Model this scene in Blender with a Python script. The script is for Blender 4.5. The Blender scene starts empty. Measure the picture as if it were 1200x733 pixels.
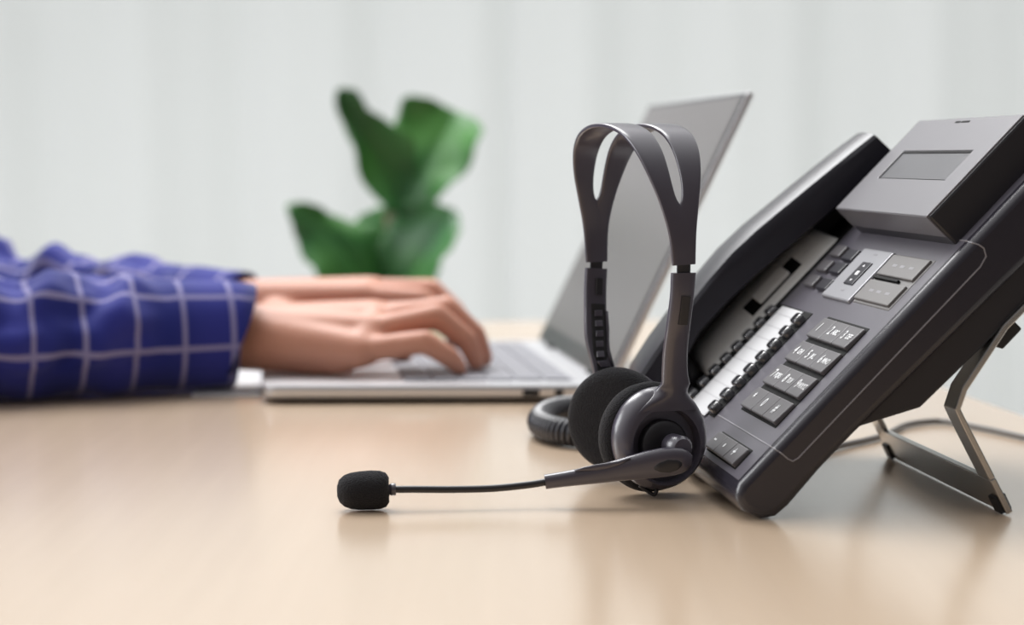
import bpy, bmesh, math, random
from mathutils import Vector, Matrix, noise
random.seed(7)
PI = math.pi
T = 0.74                      # height of the table top above the floor
SC = bpy.context.scene
COL = SC.collection

# ------------------------------------------------------------------ helpers
def V(*a): return Vector(a)

def link(name, me, mat=None, parent=None, smooth=False):
    o = bpy.data.objects.new(name, me)
    COL.objects.link(o)
    if mat:
        if not me.materials: me.materials.append(mat)
    if smooth:
        for p in me.polygons: p.use_smooth = True
    if parent: o.parent = parent
    return o

def obj(name, bm, mat, parent=None, smooth=False, bevel=0, seg=2, auto=None, recalc=True):
    if recalc: bmesh.ops.recalc_face_normals(bm, faces=bm.faces)
    me = bpy.data.meshes.new(name)
    bm.to_mesh(me); bm.free()
    o = link(name, me, mat, parent, smooth)
    if bevel:
        m = o.modifiers.new('bevel', 'BEVEL'); m.width = bevel; m.segments = seg; m.limit_method = 'ANGLE'
        m.angle_limit = math.radians(35); m.harden_normals = False
    if auto:
        for p in me.polygons: p.use_smooth = True
        try: me.set_sharp_from_angle(angle=math.radians(auto))
        except Exception: pass
    return o

def empty(name, loc=(0, 0, 0), mat=None):
    o = bpy.data.objects.new(name, None); COL.objects.link(o)
    o.empty_display_size = .05
    if mat is not None: o.matrix_world = mat
    else: o.location = loc
    return o

def tag(o, label=None, cat=None, group=None, kind=None):
    if label: o['label'] = label
    if cat: o['category'] = cat
    if group: o['group'] = group
    if kind: o['kind'] = kind
    return o

def bake(o):
    """apply the modifiers of a mesh object"""
    dg = bpy.context.evaluated_depsgraph_get(); dg.update()
    me = bpy.data.meshes.new_from_object(o.evaluated_get(dg), depsgraph=dg)
    mats = list(o.data.materials)
    o.modifiers.clear(); o.data = me
    if not me.materials:
        for m in mats: me.materials.append(m)
    return o

def box(bm, lo, hi):
    vs = [bm.verts.new((x, y, z)) for x in (lo[0], hi[0]) for y in (lo[1], hi[1]) for z in (lo[2], hi[2])]
    for f in ((0,1,3,2),(4,6,7,5),(0,4,5,1),(2,3,7,6),(0,2,6,4),(1,5,7,3)):
        bm.faces.new([vs[i] for i in f])
    return vs

def hexa(bm, p8):
    vs = [bm.verts.new(p) for p in p8]     # bottom 4 (ccw), top 4 (ccw)
    for f in ((3,2,1,0),(4,5,6,7),(0,1,5,4),(1,2,6,5),(2,3,7,6),(3,0,4,7)):
        bm.faces.new([vs[i] for i in f])
    return vs

def loft(bm, rings, closed=True, cap=True):
    R = [[bm.verts.new(p) for p in r] for r in rings]
    n = len(R[0])
    for a, b in zip(R, R[1:]):
        for i in range(n if closed else n - 1):
            j = (i + 1) % n
            bm.faces.new((a[i], a[j], b[j], b[i]))
    if cap:
        bm.faces.new(R[0][::-1]); bm.faces.new(R[-1])
    return R

def lathe(bm, prof, axis, org, n=40, side=None):
    """prof: (radius, height along axis)"""
    ax = Vector(axis).normalized()
    s = Vector(side) if side else ax.orthogonal()
    s = (s - ax * s.dot(ax)).normalized(); t = ax.cross(s)
    rings = []
    for r, hgt in prof:
        rings.append([Vector(org) + ax * hgt + (s * math.cos(2*PI*k/n) + t * math.sin(2*PI*k/n)) * max(r, 1e-5) for k in range(n)])
    loft(bm, rings)
    bmesh.ops.remove_doubles(bm, verts=bm.verts, dist=2e-5)

def cr(pts, n):
    """Catmull-Rom through points; n samples per span"""
    P = [Vector(p) for p in pts]
    P = [P[0]*2 - P[1]] + P + [P[-1]*2 - P[-2]]
    out = []
    for i in range(1, len(P) - 2):
        for k in range(n):
            t = k / n
            a, b, c, d = P[i-1], P[i], P[i+1], P[i+2]
            out.append(.5*((2*b) + (c-a)*t + (2*a-5*b+4*c-d)*t*t + (3*b-a-3*c+d)*t*t*t))
    out.append(P[-2].copy())
    return out

def lerp(tab, x):
    if x <= tab[0][0]: return tab[0][1]
    for (a, u), (b, v) in zip(tab, tab[1:]):
        if x <= b:
            t = (x - a) / (b - a); t = t*t*(3-2*t)
            return u + (v - u) * t
    return tab[-1][1]

def tube(bm, pts, r, n=12, cap=True):
    P = [Vector(p) for p in pts]
    rr = r if isinstance(r, (list, tuple)) else [r] * len(P)
    nrm = None; rings = []
    for i, p in enumerate(P):
        d = (P[min(i+1, len(P)-1)] - P[max(i-1, 0)]).normalized()
        if nrm is None: nrm = d.orthogonal().normalized()
        nrm = (nrm - d * nrm.dot(d)).normalized(); b = d.cross(nrm)
        rings.append([p + (nrm*math.cos(2*PI*k/n) + b*math.sin(2*PI*k/n)) * rr[i] for k in range(n)])
    loft(bm, rings, cap=cap)

def strap(bm, path, side, half_w, half_t, offs=None, n=20, ex=4.0):
    """super-elliptic band swept along path; side(i) gives the width direction"""
    N = len(path); rings = []
    for i, p in enumerate(path):
        d = (path[min(i+1, N-1)] - path[max(i-1, 0)]).normalized()
        s = side(i); s = (s - d * s.dot(d)).normalized(); t = d.cross(s)
        w = half_w[i]; h = half_t[i]; o = offs[i] if offs else 0
        ring = []
        for k in range(n):
            a = 2*PI*(k+.5)/n; c, q = math.cos(a), math.sin(a)
            ring.append(p + s * (o + w * math.copysign(abs(c)**(2/ex), c)) + t * (h * math.copysign(abs(q)**(2/ex), q)))
        rings.append(ring)
    loft(bm, rings)

def capsule(bm, p0, r0, p1, r1, n=16, m=5):
    p0, p1 = Vector(p0), Vector(p1); d = p1 - p0; L = d.length; d.normalize()
    s = d.orthogonal().normalized(); t = d.cross(s); rings = []
    def ring(c, r): rings.append([c + (s*math.cos(2*PI*k/n) + t*math.sin(2*PI*k/n)) * r for k in range(n)])
    for i in range(1, m + 1):
        a = PI/2 * i / m; ring(p0 - d * r0 * math.cos(a), r0 * math.sin(a))
    for i in range(m, 0, -1):
        a = PI/2 * i / m; ring(p1 + d * r1 * math.cos(a), r1 * math.sin(a))
    loft(bm, rings)

def ellipsoid(bm, c, r, rot=None, n=20):
    g = bmesh.ops.create_uvsphere(bm, u_segments=n, v_segments=n//2, radius=1)
    M = Matrix.Translation(c) @ (rot.to_4x4() if rot else Matrix.Identity(4)) @ Matrix.Diagonal((*r, 1))
    bmesh.ops.transform(bm, matrix=M, verts=g['verts'])

def extrude_poly(bm, poly, fn, a0, a1):
    """poly in 2D, fn(u, v, a) -> point"""
    lo = [bm.verts.new(fn(u, v, a0)) for u, v in poly]; hi = [bm.verts.new(fn(u, v, a1)) for u, v in poly]
    n = len(poly)
    bm.faces.new(lo[::-1]); bm.faces.new(hi)
    for i in range(n): bm.faces.new((lo[i], lo[(i+1) % n], hi[(i+1) % n], hi[i]))

def frame_ring(bm, lo, hi, ilo, ihi, z0, z1):
    """flat rectangular ring with a rectangular hole"""
    O = [(lo[0],lo[1]),(hi[0],lo[1]),(hi[0],hi[1]),(lo[0],hi[1])]
    I = [(ilo[0],ilo[1]),(ihi[0],ilo[1]),(ihi[0],ihi[1]),(ilo[0],ihi[1])]
    ob = [bm.verts.new((*p, z0)) for p in O]; ot = [bm.verts.new((*p, z1)) for p in O]
    ib = [bm.verts.new((*p, z0)) for p in I]; it = [bm.verts.new((*p, z1)) for p in I]
    for i in range(4):
        j = (i+1) % 4
        bm.faces.new((ot[i], ot[j], it[j], it[i])); bm.faces.new((ob[j], ob[i], ib[i], ib[j]))
        bm.faces.new((ob[i], ob[j], ot[j], ot[i])); bm.faces.new((ib[j], ib[i], it[i], it[j]))

def smoothtab(tab, x):
    """Catmull-Rom through a table of (x, y)"""
    if x >= tab[-1][0]: return tab[-1][1]
    k = max(i for i in range(len(tab) - 1) if tab[i][0] <= x)
    p = [tab[max(0, min(len(tab) - 1, i))] for i in (k - 1, k, k + 1, k + 2)]
    t = (x - p[1][0]) / (p[2][0] - p[1][0]); dx = p[2][0] - p[1][0]
    m1 = (p[2][1] - p[0][1]) / max(1e-9, p[2][0] - p[0][0]) * dx; m2 = (p[3][1] - p[1][1]) / max(1e-9, p[3][0] - p[1][0]) * dx
    if k == 0: m1 = 0
    return (2*t**3 - 3*t*t + 1) * p[1][1] + (t**3 - 2*t*t + t) * m1 + (-2*t**3 + 3*t*t) * p[2][1] + (t**3 - t*t) * m2

# ------------------------------------------------------------------ materials
def mat(name, color, rough=.5, metal=0, spec=.5, bump=None, coat=0, sss=0, sheen=0):
    m = bpy.data.materials.new(name); m.use_nodes = True
    nt = m.node_tree; b = nt.nodes['Principled BSDF']
    b.inputs['Base Color'].default_value = (*color, 1)
    b.inputs['Roughness'].default_value = rough; b.inputs['Metallic'].default_value = metal
    b.inputs['Specular IOR Level'].default_value = spec
    b.inputs['Coat Weight'].default_value = coat
    if sheen: b.inputs['Sheen Weight'].default_value = sheen
    if sss:
        b.inputs['Subsurface Weight'].default_value = sss
        b.inputs['Subsurface Radius'].default_value = (.012, .005, .003)
        b.inputs['Subsurface Scale'].default_value = .4
    if bump:
        sc, st, dist = bump
        tc = nt.nodes.new('ShaderNodeTexCoord'); nz = nt.nodes.new('ShaderNodeTexNoise'); bp = nt.nodes.new('ShaderNodeBump')
        nz.inputs['Scale'].default_value = sc; nz.inputs['Detail'].default_value = 3
        bp.inputs['Strength'].default_value = st; bp.inputs['Distance'].default_value = dist
        nt.links.new(tc.outputs['Object'], nz.inputs['Vector']); nt.links.new(nz.outputs['Fac'], bp.inputs['Height'])
        nt.links.new(bp.outputs['Normal'], b.inputs['Normal'])
    return m

def nodes(m): return m.node_tree.nodes, m.node_tree.links, m.node_tree.nodes['Principled BSDF']

def mathn(nt, op, a, b=None, clamp=False):
    n = nt.nodes.new('ShaderNodeMath'); n.operation = op; n.use_clamp = clamp
    for i, x in enumerate((a, b)):
        if x is None: continue
        if isinstance(x, (int, float)): n.inputs[i].default_value = x
        else: nt.links.new(x, n.inputs[i])
    return n.outputs[0]

M_phone = mat('charcoal_plastic', (.019, .017, .025), .27, spec=.65, bump=(900, .12, .0004))
M_face = mat('charcoal_face_plate', (.098, .091, .110), .33, spec=.6, bump=(900, .12, .0004))  # lighter plastic than the body, raised further for the light it reflects
M_phone_dark = mat('black_plastic', (.016, .015, .019), .38, spec=.5, bump=(900, .10, .0004))
M_gloss = mat('glossy_black_plastic', (.016, .015, .022), .32, spec=.5)
M_key = mat('key_plastic', (.092, .086, .092), .38, spec=.5)
M_bed = mat('key_gap_black', (.004, .004, .004), .7, spec=.15)
M_silver = mat('silver_plastic', (.135, .129, .142), .36, metal=.1, spec=.5)
M_cradle = mat('cradle_grey_plastic', (.74, .74, .72), .35, spec=.5)
M_plate = mat('bright_silver', (.33, .33, .35), .35, metal=.3)
M_taupe = mat('taupe_key_plastic', (.135, .127, .125), .45)
M_screen = mat('grey_lcd', (.095, .093, .102), .28, spec=.4)
M_paper = mat('white_paper', (.56, .56, .57), .6)
M_ink = mat('pale_legend_ink', (.66, .66, .67), .6)
M_seam = mat('seam_edge', (.26, .25, .27), .35)
M_steel = mat('brushed_steel', (.50, .49, .47), .27, metal=1)
M_rubber = mat('black_rubber', (.010, .010, .011), .6)
M_clear = mat('smoky_key_cap', (.045, .045, .05), .12, spec=.8, coat=.5)
M_set = mat('headset_plastic', (.058, .052, .070), .28, spec=.85, bump=(1400, .08, .0003))
M_set_dark = mat('headset_dark_plastic', (.018, .017, .020), .36)
M_foam = mat('black_foam', (.016, .015, .018), .95, spec=.2, bump=(1500, 1, .0022), sheen=.08)
M_cord = mat('grey_cord_vinyl', (.16, .15, .14), .5)
M_coil = mat('coil_cord_vinyl', (.022, .022, .028), .28, spec=.6)
M_alu = mat('laptop_aluminium', (.66, .66, .68), .35, metal=.75)
M_alu_key = mat('laptop_key', (.30, .30, .33), .5)
M_lcd = mat('laptop_display', (.150, .140, .142), .30, spec=.5)
M_lcd_edge = mat('laptop_bezel', (.05, .05, .055), .3)
M_skin = mat('skin', (.60, .285, .195), .48, spec=.4, sss=.12, bump=(220, .15, .001))
M_leaf = mat('leaf', (.035, .135, .030), .42, spec=.5)
M_stem = mat('plant_stem', (.12, .085, .05), .7)
M_pot = mat('pot_ceramic', (.75, .74, .72), .4)
M_soil = mat('soil', (.05, .035, .025), .9, bump=(80, 1, .01))
M_wall = mat('painted_wall', (.75, .74, .72), .8)
M_floor = mat('floor_vinyl', (.52, .50, .47), .45, bump=(30, .1, .002))
M_frame = mat('white_window_frame', (.82, .82, .82), .4)
M_trouser = mat('dark_trousers', (.03, .035, .06), .85)
M_hair = mat('black_hair', (.012, .010, .009), .5)
M_eye = mat('eye_white', (.8, .78, .75), .2)
M_iris = mat('eye_dark', (.03, .018, .01), .15)
M_chair = mat('chair_fabric', (.06, .06, .065), .85)

# leaf veins and mottling belong to the leaf itself
n_, l_, b_ = nodes(M_leaf)
tc = n_.new('ShaderNodeTexCoord'); nz = n_.new('ShaderNodeTexNoise'); nz.inputs['Scale'].default_value = 9
rp = n_.new('ShaderNodeValToRGB')
rp.color_ramp.elements[0].position = .35; rp.color_ramp.elements[0].color = (.022, .105, .030, 1)
rp.color_ramp.elements[1].position = .7; rp.color_ramp.elements[1].color = (.06, .20, .035, 1)
l_.new(tc.outputs['Object'], nz.inputs['Vector']); l_.new(nz.outputs['Fac'], rp.inputs['Fac']); l_.new(rp.outputs['Color'], b_.inputs['Base Color'])
b_.inputs['Transmission Weight'].default_value = 0

# desk laminate: warm beech with faint long grain
M_desk = mat('beech_laminate', (.46, .29, .18), .30, spec=.9, coat=.6)
n_, l_, b_ = nodes(M_desk)
tc = n_.new('ShaderNodeTexCoord'); mp = n_.new('ShaderNodeMapping'); mp.inputs['Scale'].default_value = (38, 2.2, 1)
nz = n_.new('ShaderNodeTexNoise'); nz.inputs['Scale'].default_value = 2.2; nz.inputs['Detail'].default_value = 6
rp = n_.new('ShaderNodeValToRGB')
rp.color_ramp.elements[0].position = .3; rp.color_ramp.elements[0].color = (.605, .458, .325, 1)
rp.color_ramp.elements[1].position = .75; rp.color_ramp.elements[1].color = (.63, .478, .340, 1)
l_.new(tc.outputs['Object'], mp.inputs['Vector']); l_.new(mp.outputs['Vector'], nz.inputs['Vector'])
l_.new(nz.outputs['Fac'], rp.inputs['Fac']); l_.new(rp.outputs['Color'], b_.inputs['Base Color'])
b_.inputs['Coat Roughness'].default_value = .20
mr = n_.new('ShaderNodeMapRange'); mr.inputs['To Min'].default_value = .22; mr.inputs['To Max'].default_value = .24
l_.new(nz.outputs['Fac'], mr.inputs['Value']); l_.new(mr.outputs['Result'], b_.inputs['Roughness'])

# checked shirt cloth: pale lines every 36 mm on royal blue, laid out in metres
def plaid(name, use_uv=True):
    m = mat(name, (.03, .04, .25), .85, spec=.2, sheen=.25)
    nt = m.node_tree; n, l, b = nodes(m)
    if use_uv:
        src = n.new('ShaderNodeUVMap'); out = src.outputs['UV']
    else:
        src = n.new('ShaderNodeTexCoord'); out = src.outputs['Object']
    sx = n.new('ShaderNodeSeparateXYZ'); l.new(out, sx.inputs[0])
    def line(o, off):
        d = mathn(nt, 'ABSOLUTE', mathn(nt, 'SUBTRACT', mathn(nt, 'FRACT', mathn(nt, 'ADD', mathn(nt, 'DIVIDE', o, .037), off)), .5))
        return mathn(nt, 'MULTIPLY', mathn(nt, 'SUBTRACT', .062, d), 40, clamp=True)
    a, c = line(sx.outputs[0 if use_uv else 1], .30), line(sx.outputs[1 if use_uv else 2], .10)
    # broad slightly deeper stripes of the weave
    w = mathn(nt, 'MULTIPLY', mathn(nt, 'ADD', mathn(nt, 'SINE', mathn(nt, 'MULTIPLY', sx.outputs[0], 2*PI/.074)), 1), .5)
    mx0 = n.new('ShaderNodeMix'); mx0.data_type = 'RGBA'
    mx0.inputs[6].default_value = (.014, .022, .195, 1); mx0.inputs[7].default_value = (.026, .033, .262, 1)
    l.new(w, mx0.inputs[0])
    mx = n.new('ShaderNodeMix'); mx.data_type = 'RGBA'
    l.new(mx0.outputs[2], mx.inputs[6]); mx.inputs[7].default_value = (.31, .29, .50, 1)
    l.new(mathn(nt, 'MULTIPLY', mathn(nt, 'MAXIMUM', a, c), .8), mx.inputs[0]); l.new(mx.outputs[2], b.inputs['Base Color'])
    return m
M_plaid = plaid('blue_check_cloth'); M_plaid_obj = plaid('blue_check_cloth_body', False)
M_lining = mat('cuff_lining', (.012, .012, .03), .9)

# sheer curtain cloth
M_sheer = bpy.data.materials.new('sheer_curtain'); M_sheer.use_nodes = True
nt = M_sheer.node_tree; nt.nodes.clear()
out = nt.nodes.new('ShaderNodeOutputMaterial'); df = nt.nodes.new('ShaderNodeBsdfDiffuse'); tl = nt.nodes.new('ShaderNodeBsdfTranslucent')
tp = nt.nodes.new('ShaderNodeBsdfTransparent'); a1 = nt.nodes.new('ShaderNodeMixShader'); a2 = nt.nodes.new('ShaderNodeMixShader')
df.inputs[0].default_value = (.885, .895, .90, 1); tl.inputs[0].default_value = (.885, .90, .895, 1)
a1.inputs[0].default_value = .5; a2.inputs[0].default_value = .10
nt.links.new(df.outputs[0], a1.inputs[1]); nt.links.new(tl.outputs[0], a1.inputs[2])
nt.links.new(a1.outputs[0], a2.inputs[1]); nt.links.new(tp.outputs[0], a2.inputs[2]); nt.links.new(a2.outputs[0], out.inputs[0])

# window glass
M_glass = bpy.data.materials.new('window_glass'); M_glass.use_nodes = True
nt = M_glass.node_tree; nt.nodes.clear()
out = nt.nodes.new('ShaderNodeOutputMaterial'); tp = nt.nodes.new('ShaderNodeBsdfTransparent'); gl = nt.nodes.new('ShaderNodeBsdfGlossy'); mx = nt.nodes.new('ShaderNodeMixShader')
gl.inputs['Roughness'].default_value = .02; mx.inputs[0].default_value = .06; tp.inputs[0].default_value = (.96, .98, .97, 1)
nt.links.new(tp.outputs[0], mx.inputs[1]); nt.links.new(gl.outputs[0], mx.inputs[2]); nt.links.new(mx.outputs[0], out.inputs[0])

# ------------------------------------------------------------------ axes of the desk
A = V(-260, 2400, 0).normalized()          # along the desk, away from the viewer
Pd = V(A.y, -A.x, 0)                       # across the desk

# ------------------------------------------------------------------ the room
bm = bmesh.new(); box(bm, (-4, -3, -.05), (4, 5.2, 0)); tag(obj('floor', bm, M_floor), 'pale vinyl floor under the desk', 'floor', kind='structure')
bm = bmesh.new()
for lo, hi in (((-4, 5.0, 0), (-2.6, 5.2, 2.9)), ((2.6, 5.0, 0), (4, 5.2, 2.9)), ((-2.6, 5.0, 2.6), (2.6, 5.2, 2.9)), ((-2.6, 5.0, 0), (2.6, 5.2, .12))): box(bm, lo, hi)
tag(obj('wall_back', bm, M_wall), 'white painted wall around the big window', 'wall', kind='structure')
w = empty('window_1', (0, 5.08, .12)); tag(w, 'wide floor-length window behind the sheer curtains', 'window', kind='structure')
bm = bmesh.new()
for x in (-2.6, -1.40, 1.36, 2.54): box(bm, (x, -.03, 0), (x + .06, .03, 2.48))
for z in (0, 2.42): box(bm, (-2.6, -.032, z), (2.6, .032, z + .06))
obj('window_frame', bm, M_frame, w)
bm = bmesh.new(); box(bm, (-2.58, -.004, .02), (2.58, .004, 2.45)); obj('window_pane', bm, M_glass, w)

def curtain(name, x0, x1, y0, ph, label):
    bm = bmesh.new(); nx = int((x1 - x0) / .012); nzs = 14; rows = []
    for j in range(nzs + 1):
        z = .03 + 2.55 * j / nzs; row = []
        for i in range(nx + 1):
            x = x0 + (x1 - x0) * i / nx
            sp = 1 - .25 * j / nzs
            y = y0 + .022 * math.sin(x * 17 + ph + .8 * math.sin(x * 3.1 + ph)) * (.6 + .5 * sp) + .006 * math.sin(x * 41 + 2 * ph + z * .4)
            row.append(bm.verts.new((x, y, z)))
        rows.append(row)
    for a, b in zip(rows, rows[1:]):
        for i in range(nx): bm.faces.new((a[i], a[i+1], b[i+1], b[i]))
    o = obj(name, bm, M_sheer, smooth=True)
    o.location = (0, 0, 0)
    return tag(o, label, 'curtain', 'sheer curtains over the window')
curtain('sheer_curtain', -2.7, .002, 4.62, .3, 'sheer white curtain panel behind the plant and typing hands')
curtain('sheer_curtain', -.002, 2.7, 4.62, 1.7, 'sheer white curtain panel behind the laptop screen and phone')
bm = bmesh.new(); tube(bm, [(-2.8, 4.62, 2.6), (2.8, 4.62, 2.6)], .014)
for s in (-2.75, 2.75): box(bm, (s - .02, 4.62, 2.585), (s + .02, 5.0, 2.615))
tag(obj('curtain_rod', bm, M_steel), 'round metal rod carrying the sheer curtains', 'curtain rod')

# ------------------------------------------------------------------ the desk
D0 = V(.344, 1.41, 0)                      # a point on the right hand edge
cor = lambda p, a: D0 + Pd * p + A * a
pts = [cor(-.845, -1.75), cor(0, -1.75), cor(0, .80), cor(-.845, .80)]
desk = empty('desk', cor(-.42, -.4)); tag(desk, 'light beech laminate desk under the laptop, headset and phone', 'desk')
o0 = desk.location.copy()
def rel(p, z): q = Vector(p) - o0; return (q.x, q.y, z)
bm = bmesh.new(); hexa(bm, [rel(p, T - .028) for p in pts] + [rel(p, T) for p in pts]); obj('desktop', bm, M_desk, desk, bevel=.003)
for p, a in ((-.80, -1.7), (-.05, -1.7), (-.05, .75), (-.80, .75)):
    bm = bmesh.new(); q = cor(p, a); box(bm, rel(q - V(.022, .022, 0), 0), rel(q + V(.022, .022, 0), T - .028)); obj('leg', bm, M_frame, desk, bevel=.003)

# ------------------------------------------------------------------ the telephone
th = math.radians(46)
Vv = Pd * math.cos(th) + V(0, 0, math.sin(th)); Nn = Vv.cross(A)
O = V(.1052, .9727, .0134 + T)
FR = Matrix.Translation(O) @ Matrix((-A, Vv, Nn)).transposed().to_4x4()     # x = -a, y = v, z = n
phone = empty('desk_phone', mat=FR)
tag(phone, 'black multi-button desk phone tilted up on a metal stand', 'desk phone')
W = .252
prof = [(.006, 0), (.236, 0), (.242, -.006), (.243, -.020), (.238, -.030), (.0612, -.0240), (.0374, -.0240), (.0149, -.0252), (.0068, -.0243), (.001, -.020), (-.0024, -.0105), (-.001, -.003)]
bm = bmesh.new(); extrude_poly(bm, prof, lambda v, n, a: (-a, v, n), 0, W)
obj('body', bm, M_phone, phone, bevel=.0042, seg=4, auto=40)
bm = bmesh.new(); extrude_poly(bm, [(.0625, -.022), (.234, -.022), (.236, -.036), (.230, -.042), (.1365, -.0416), (.0938, -.0398)], lambda v, n, a: (-a, v, n), .003, W - .003)
obj('base_housing', bm, M_phone_dark, phone, bevel=.0015)
bm = bmesh.new(); box(bm, (-.2440, .0072, -.001), (-.0068, .2340, .00022)); obj('face_plate', bm, M_face, phone, bevel=.0002)
# thin parting line of the face plate: over the face, round the edge and up the side
bm = bmesh.new(); q = .00060
box(bm, (-.128, .0294, -.0006), (-.004, .0300, q)); box(bm, (-.2, .1668, -.0006), (-.004, .1674, q))
sd = [V(-.004, .0297, 0), V(-.0012, .0300, -.0012), V(0, .0305, -.004), V(.0001, .0308, -.0085), V(.0001, .0316, -.0110), V(.0001, .0345, -.0119), V(.0001, .1620, -.0120), V(.0001, .1675, -.0105), V(.0001, .1695, -.0070), V(0, .1690, -.004), V(-.0012, .1676, -.0012), V(-.004, .1671, 0)]
tube(bm, sd, .00034, n=6)
obj('parting_line', bm, M_seam, phone)  # pale grey paints in the light caught by the groove edges

def bx(name, a0, a1, v0, v1, n0, n1, m, parent=phone, bevel=.0008, seg=2):
    bm = bmesh.new(); box(bm, (-max(a0, a1), min(v0, v1), n0), (-min(a0, a1), max(v0, v1), n1))
    return obj(name, bm, m, parent, bevel=bevel, seg=seg)

def legend(text, x, y, z, size, parent, right=False):
    cu = bpy.data.curves.new('legend', 'FONT'); cu.body = text; cu.size = size; cu.align_x = 'CENTER'; cu.align_y = 'CENTER'
    cu.extrude = .00005; cu.offset = .00012
    t = bpy.data.objects.new('legend', cu); COL.objects.link(t)
    dg = bpy.context.evaluated_depsgraph_get(); dg.update()
    me = bpy.data.meshes.new_from_object(t.evaluated_get(dg), depsgraph=dg)
    bpy.data.objects.remove(t); bpy.data.curves.remove(cu)
    for v in me.vertices: v.co = V(v.co.x + x, v.co.y + y, v.co.z + z)
    return me

def merge(name, meshes, m, parent):
    bm = bmesh.new()
    for me in meshes: bm.from_mesh(me); bpy.data.meshes.remove(me)
    me = bpy.data.meshes.new(name); bm.to_mesh(me); bm.free(); me.materials.clear()
    return link(name, me, m, parent)

# dial keys: 3 columns x 4 rows, wedge shaped with a raised lower lip
bx('keypad_bed', .1005, .0225, .0385, .1065, -.001, .0006, M_bed)
rows = (.0975, .0808, .0638, .0470); cols = (.0862, .0610, .0358)
LT = (('1', ''), ('2', 'ABC'), ('3', 'DEF'), ('4', 'GHI'), ('5', 'JKL'), ('6', 'MNO'), ('7', 'PQRS'), ('8', 'TUV'), ('9', 'WXYZ'), ('*', ''), ('0', ''), ('#', ''))
def key(name, a, v, wa, hv, n, txt=None, m=M_key, sizes=(.0080, .0048)):
    bm = bmesh.new(); x0, x1, y0, y1 = -a - wa/2, -a + wa/2, v - hv/2, v + hv/2
    hexa(bm, [(x0, y0, 0), (x1, y0, 0), (x1, y1, 0), (x0, y1, 0), (x0, y0, n*1.15), (x1, y0, n*1.15), (x1, y1, n*.8), (x0, y1, n*.8)])
    k = obj(name, bm, m, phone, bevel=.0007)
    if txt:
        ms = [legend(txt[0], -a - (wa*.22 if txt[1] else wa*.12), v, n + .00002, sizes[0], k)]
        if txt[1]: ms.append(legend(txt[1], -a + wa*.17, v - .0003, n + .00002, sizes[1], k))
        l = merge('legend', ms, M_ink, k)
        # lay the print on the sloping key top
        for vt in l.data.vertices: vt.co.z += -(vt.co.y - v) / hv * n * .35 + .00012
    return k
for i, t in enumerate(LT):
    key('dial_key', cols[i % 3], rows[i // 3], .0246, .0138, .0027, t)
for i, t in enumerate((('−', ''), ('•', ''), ('+', ''))):
    key('volume_key', (.0820, .0598, .0366)[i], .0168, .0222, .0112, .0028, t, sizes=(.0095, .006))
bx('volume_key_bed', .0955, .0238, .0102, .0236, -.001, .0005, M_bed)
# programmable keys either side of the white designation strip
bx('line_key_bed', .2075, .1300, .0270, .1055, -.001, .0008, M_bed)
bx('label_strip', .1925, .1455, .0250, .1040, .0008, .0016, M_paper, bevel=.0003)
bm = bmesh.new()
for k in range(1, 9): box(bm, (-.1915, .0285 + k * .0087, .0015), (-.1465, .0288 + k * .0087, .00165))
obj('strip_rule', bm, M_seam, phone)
for k in range(8):
    v = .0322 + k * .0094
    for a in (.1375, .2002):
        bm = bmesh.new(); wa, hv = .0062, .0037
        ring = lambda s, z: [(-a + wa * s * math.copysign(abs(math.cos(t))**.6, math.cos(t)), v + hv * s * math.copysign(abs(math.sin(t))**.6, math.sin(t)), z) for t in (2*PI*j/20 for j in range(20))]
        loft(bm, [ring(1, .0004), ring(1, .0034), ring(.86, .0046), ring(.6, .0049)])
        obj('line_key', bm, M_clear, phone, auto=50)
# navigation plate with its rocker
plate = bx('navigation_plate', .1410, .0868, .1170, .1528, -.0005, .0022, M_plate, bevel=.0010)
bm = bmesh.new(); box(bm, (-.1190, .1270, .0018), (-.1020, .1432, .0030)); rk = obj('rocker', bm, M_gloss, plate, bevel=.0008)
bm = bmesh.new()
for s in (-1, 1): bm.faces.new([bm.verts.new((-.1105 + x, .1351 + s * y, .00305)) for x, y in ((-.002, .0045), (.002, .0045), (0, .0062))][::s])
box(bm, (-.1130, .1337, .0030), (-.1080, .1365, .0031))
obj('arrow_mark', bm, M_ink, plate)
for v in (.1225, .1485):
    bm = bmesh.new(); box(bm, (-.1150, v, .0022), (-.1090, v + .0010, .0023)); obj('plate_mark', bm, M_seam, plate)
# taupe feature keys to the right of the plate
bx('feature_key_bed', .0850, .0205, .1185, .1530, -.001, .0007, M_taupe)
for v, h in ((.1445, .0140), (.1270, .0135)):
    k = bx('feature_key', .0835, .0225, v - h/2, v + h/2, 0, .0022, M_taupe, bevel=.0006)
    bm = bmesh.new()
    for a in (.066, .053, .038): box(bm, (-a - .0035, v - .0008, .0022), (-a + .0035, v + .0008, .00225))
    obj('key_mark', bm, M_seam, k)
bx('key_slot', .083, .040, .1350, .1362, .0002, .0024, M_bed, bevel=0)
# small dark keys to the left of the plate
for v, a, m in ((.1460, .1535, M_gloss), (.1360, .1535, M_gloss), (.1240, .1500, M_gloss), (.1475, .1820, M_key), (.1360, .1820, M_key), (.1245, .1790, M_key)):
    bx('feature_key', a + .0105, a - .0105, v - .0040, v + .0040, -.0002, .0030, m, bevel=.0008)
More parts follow.
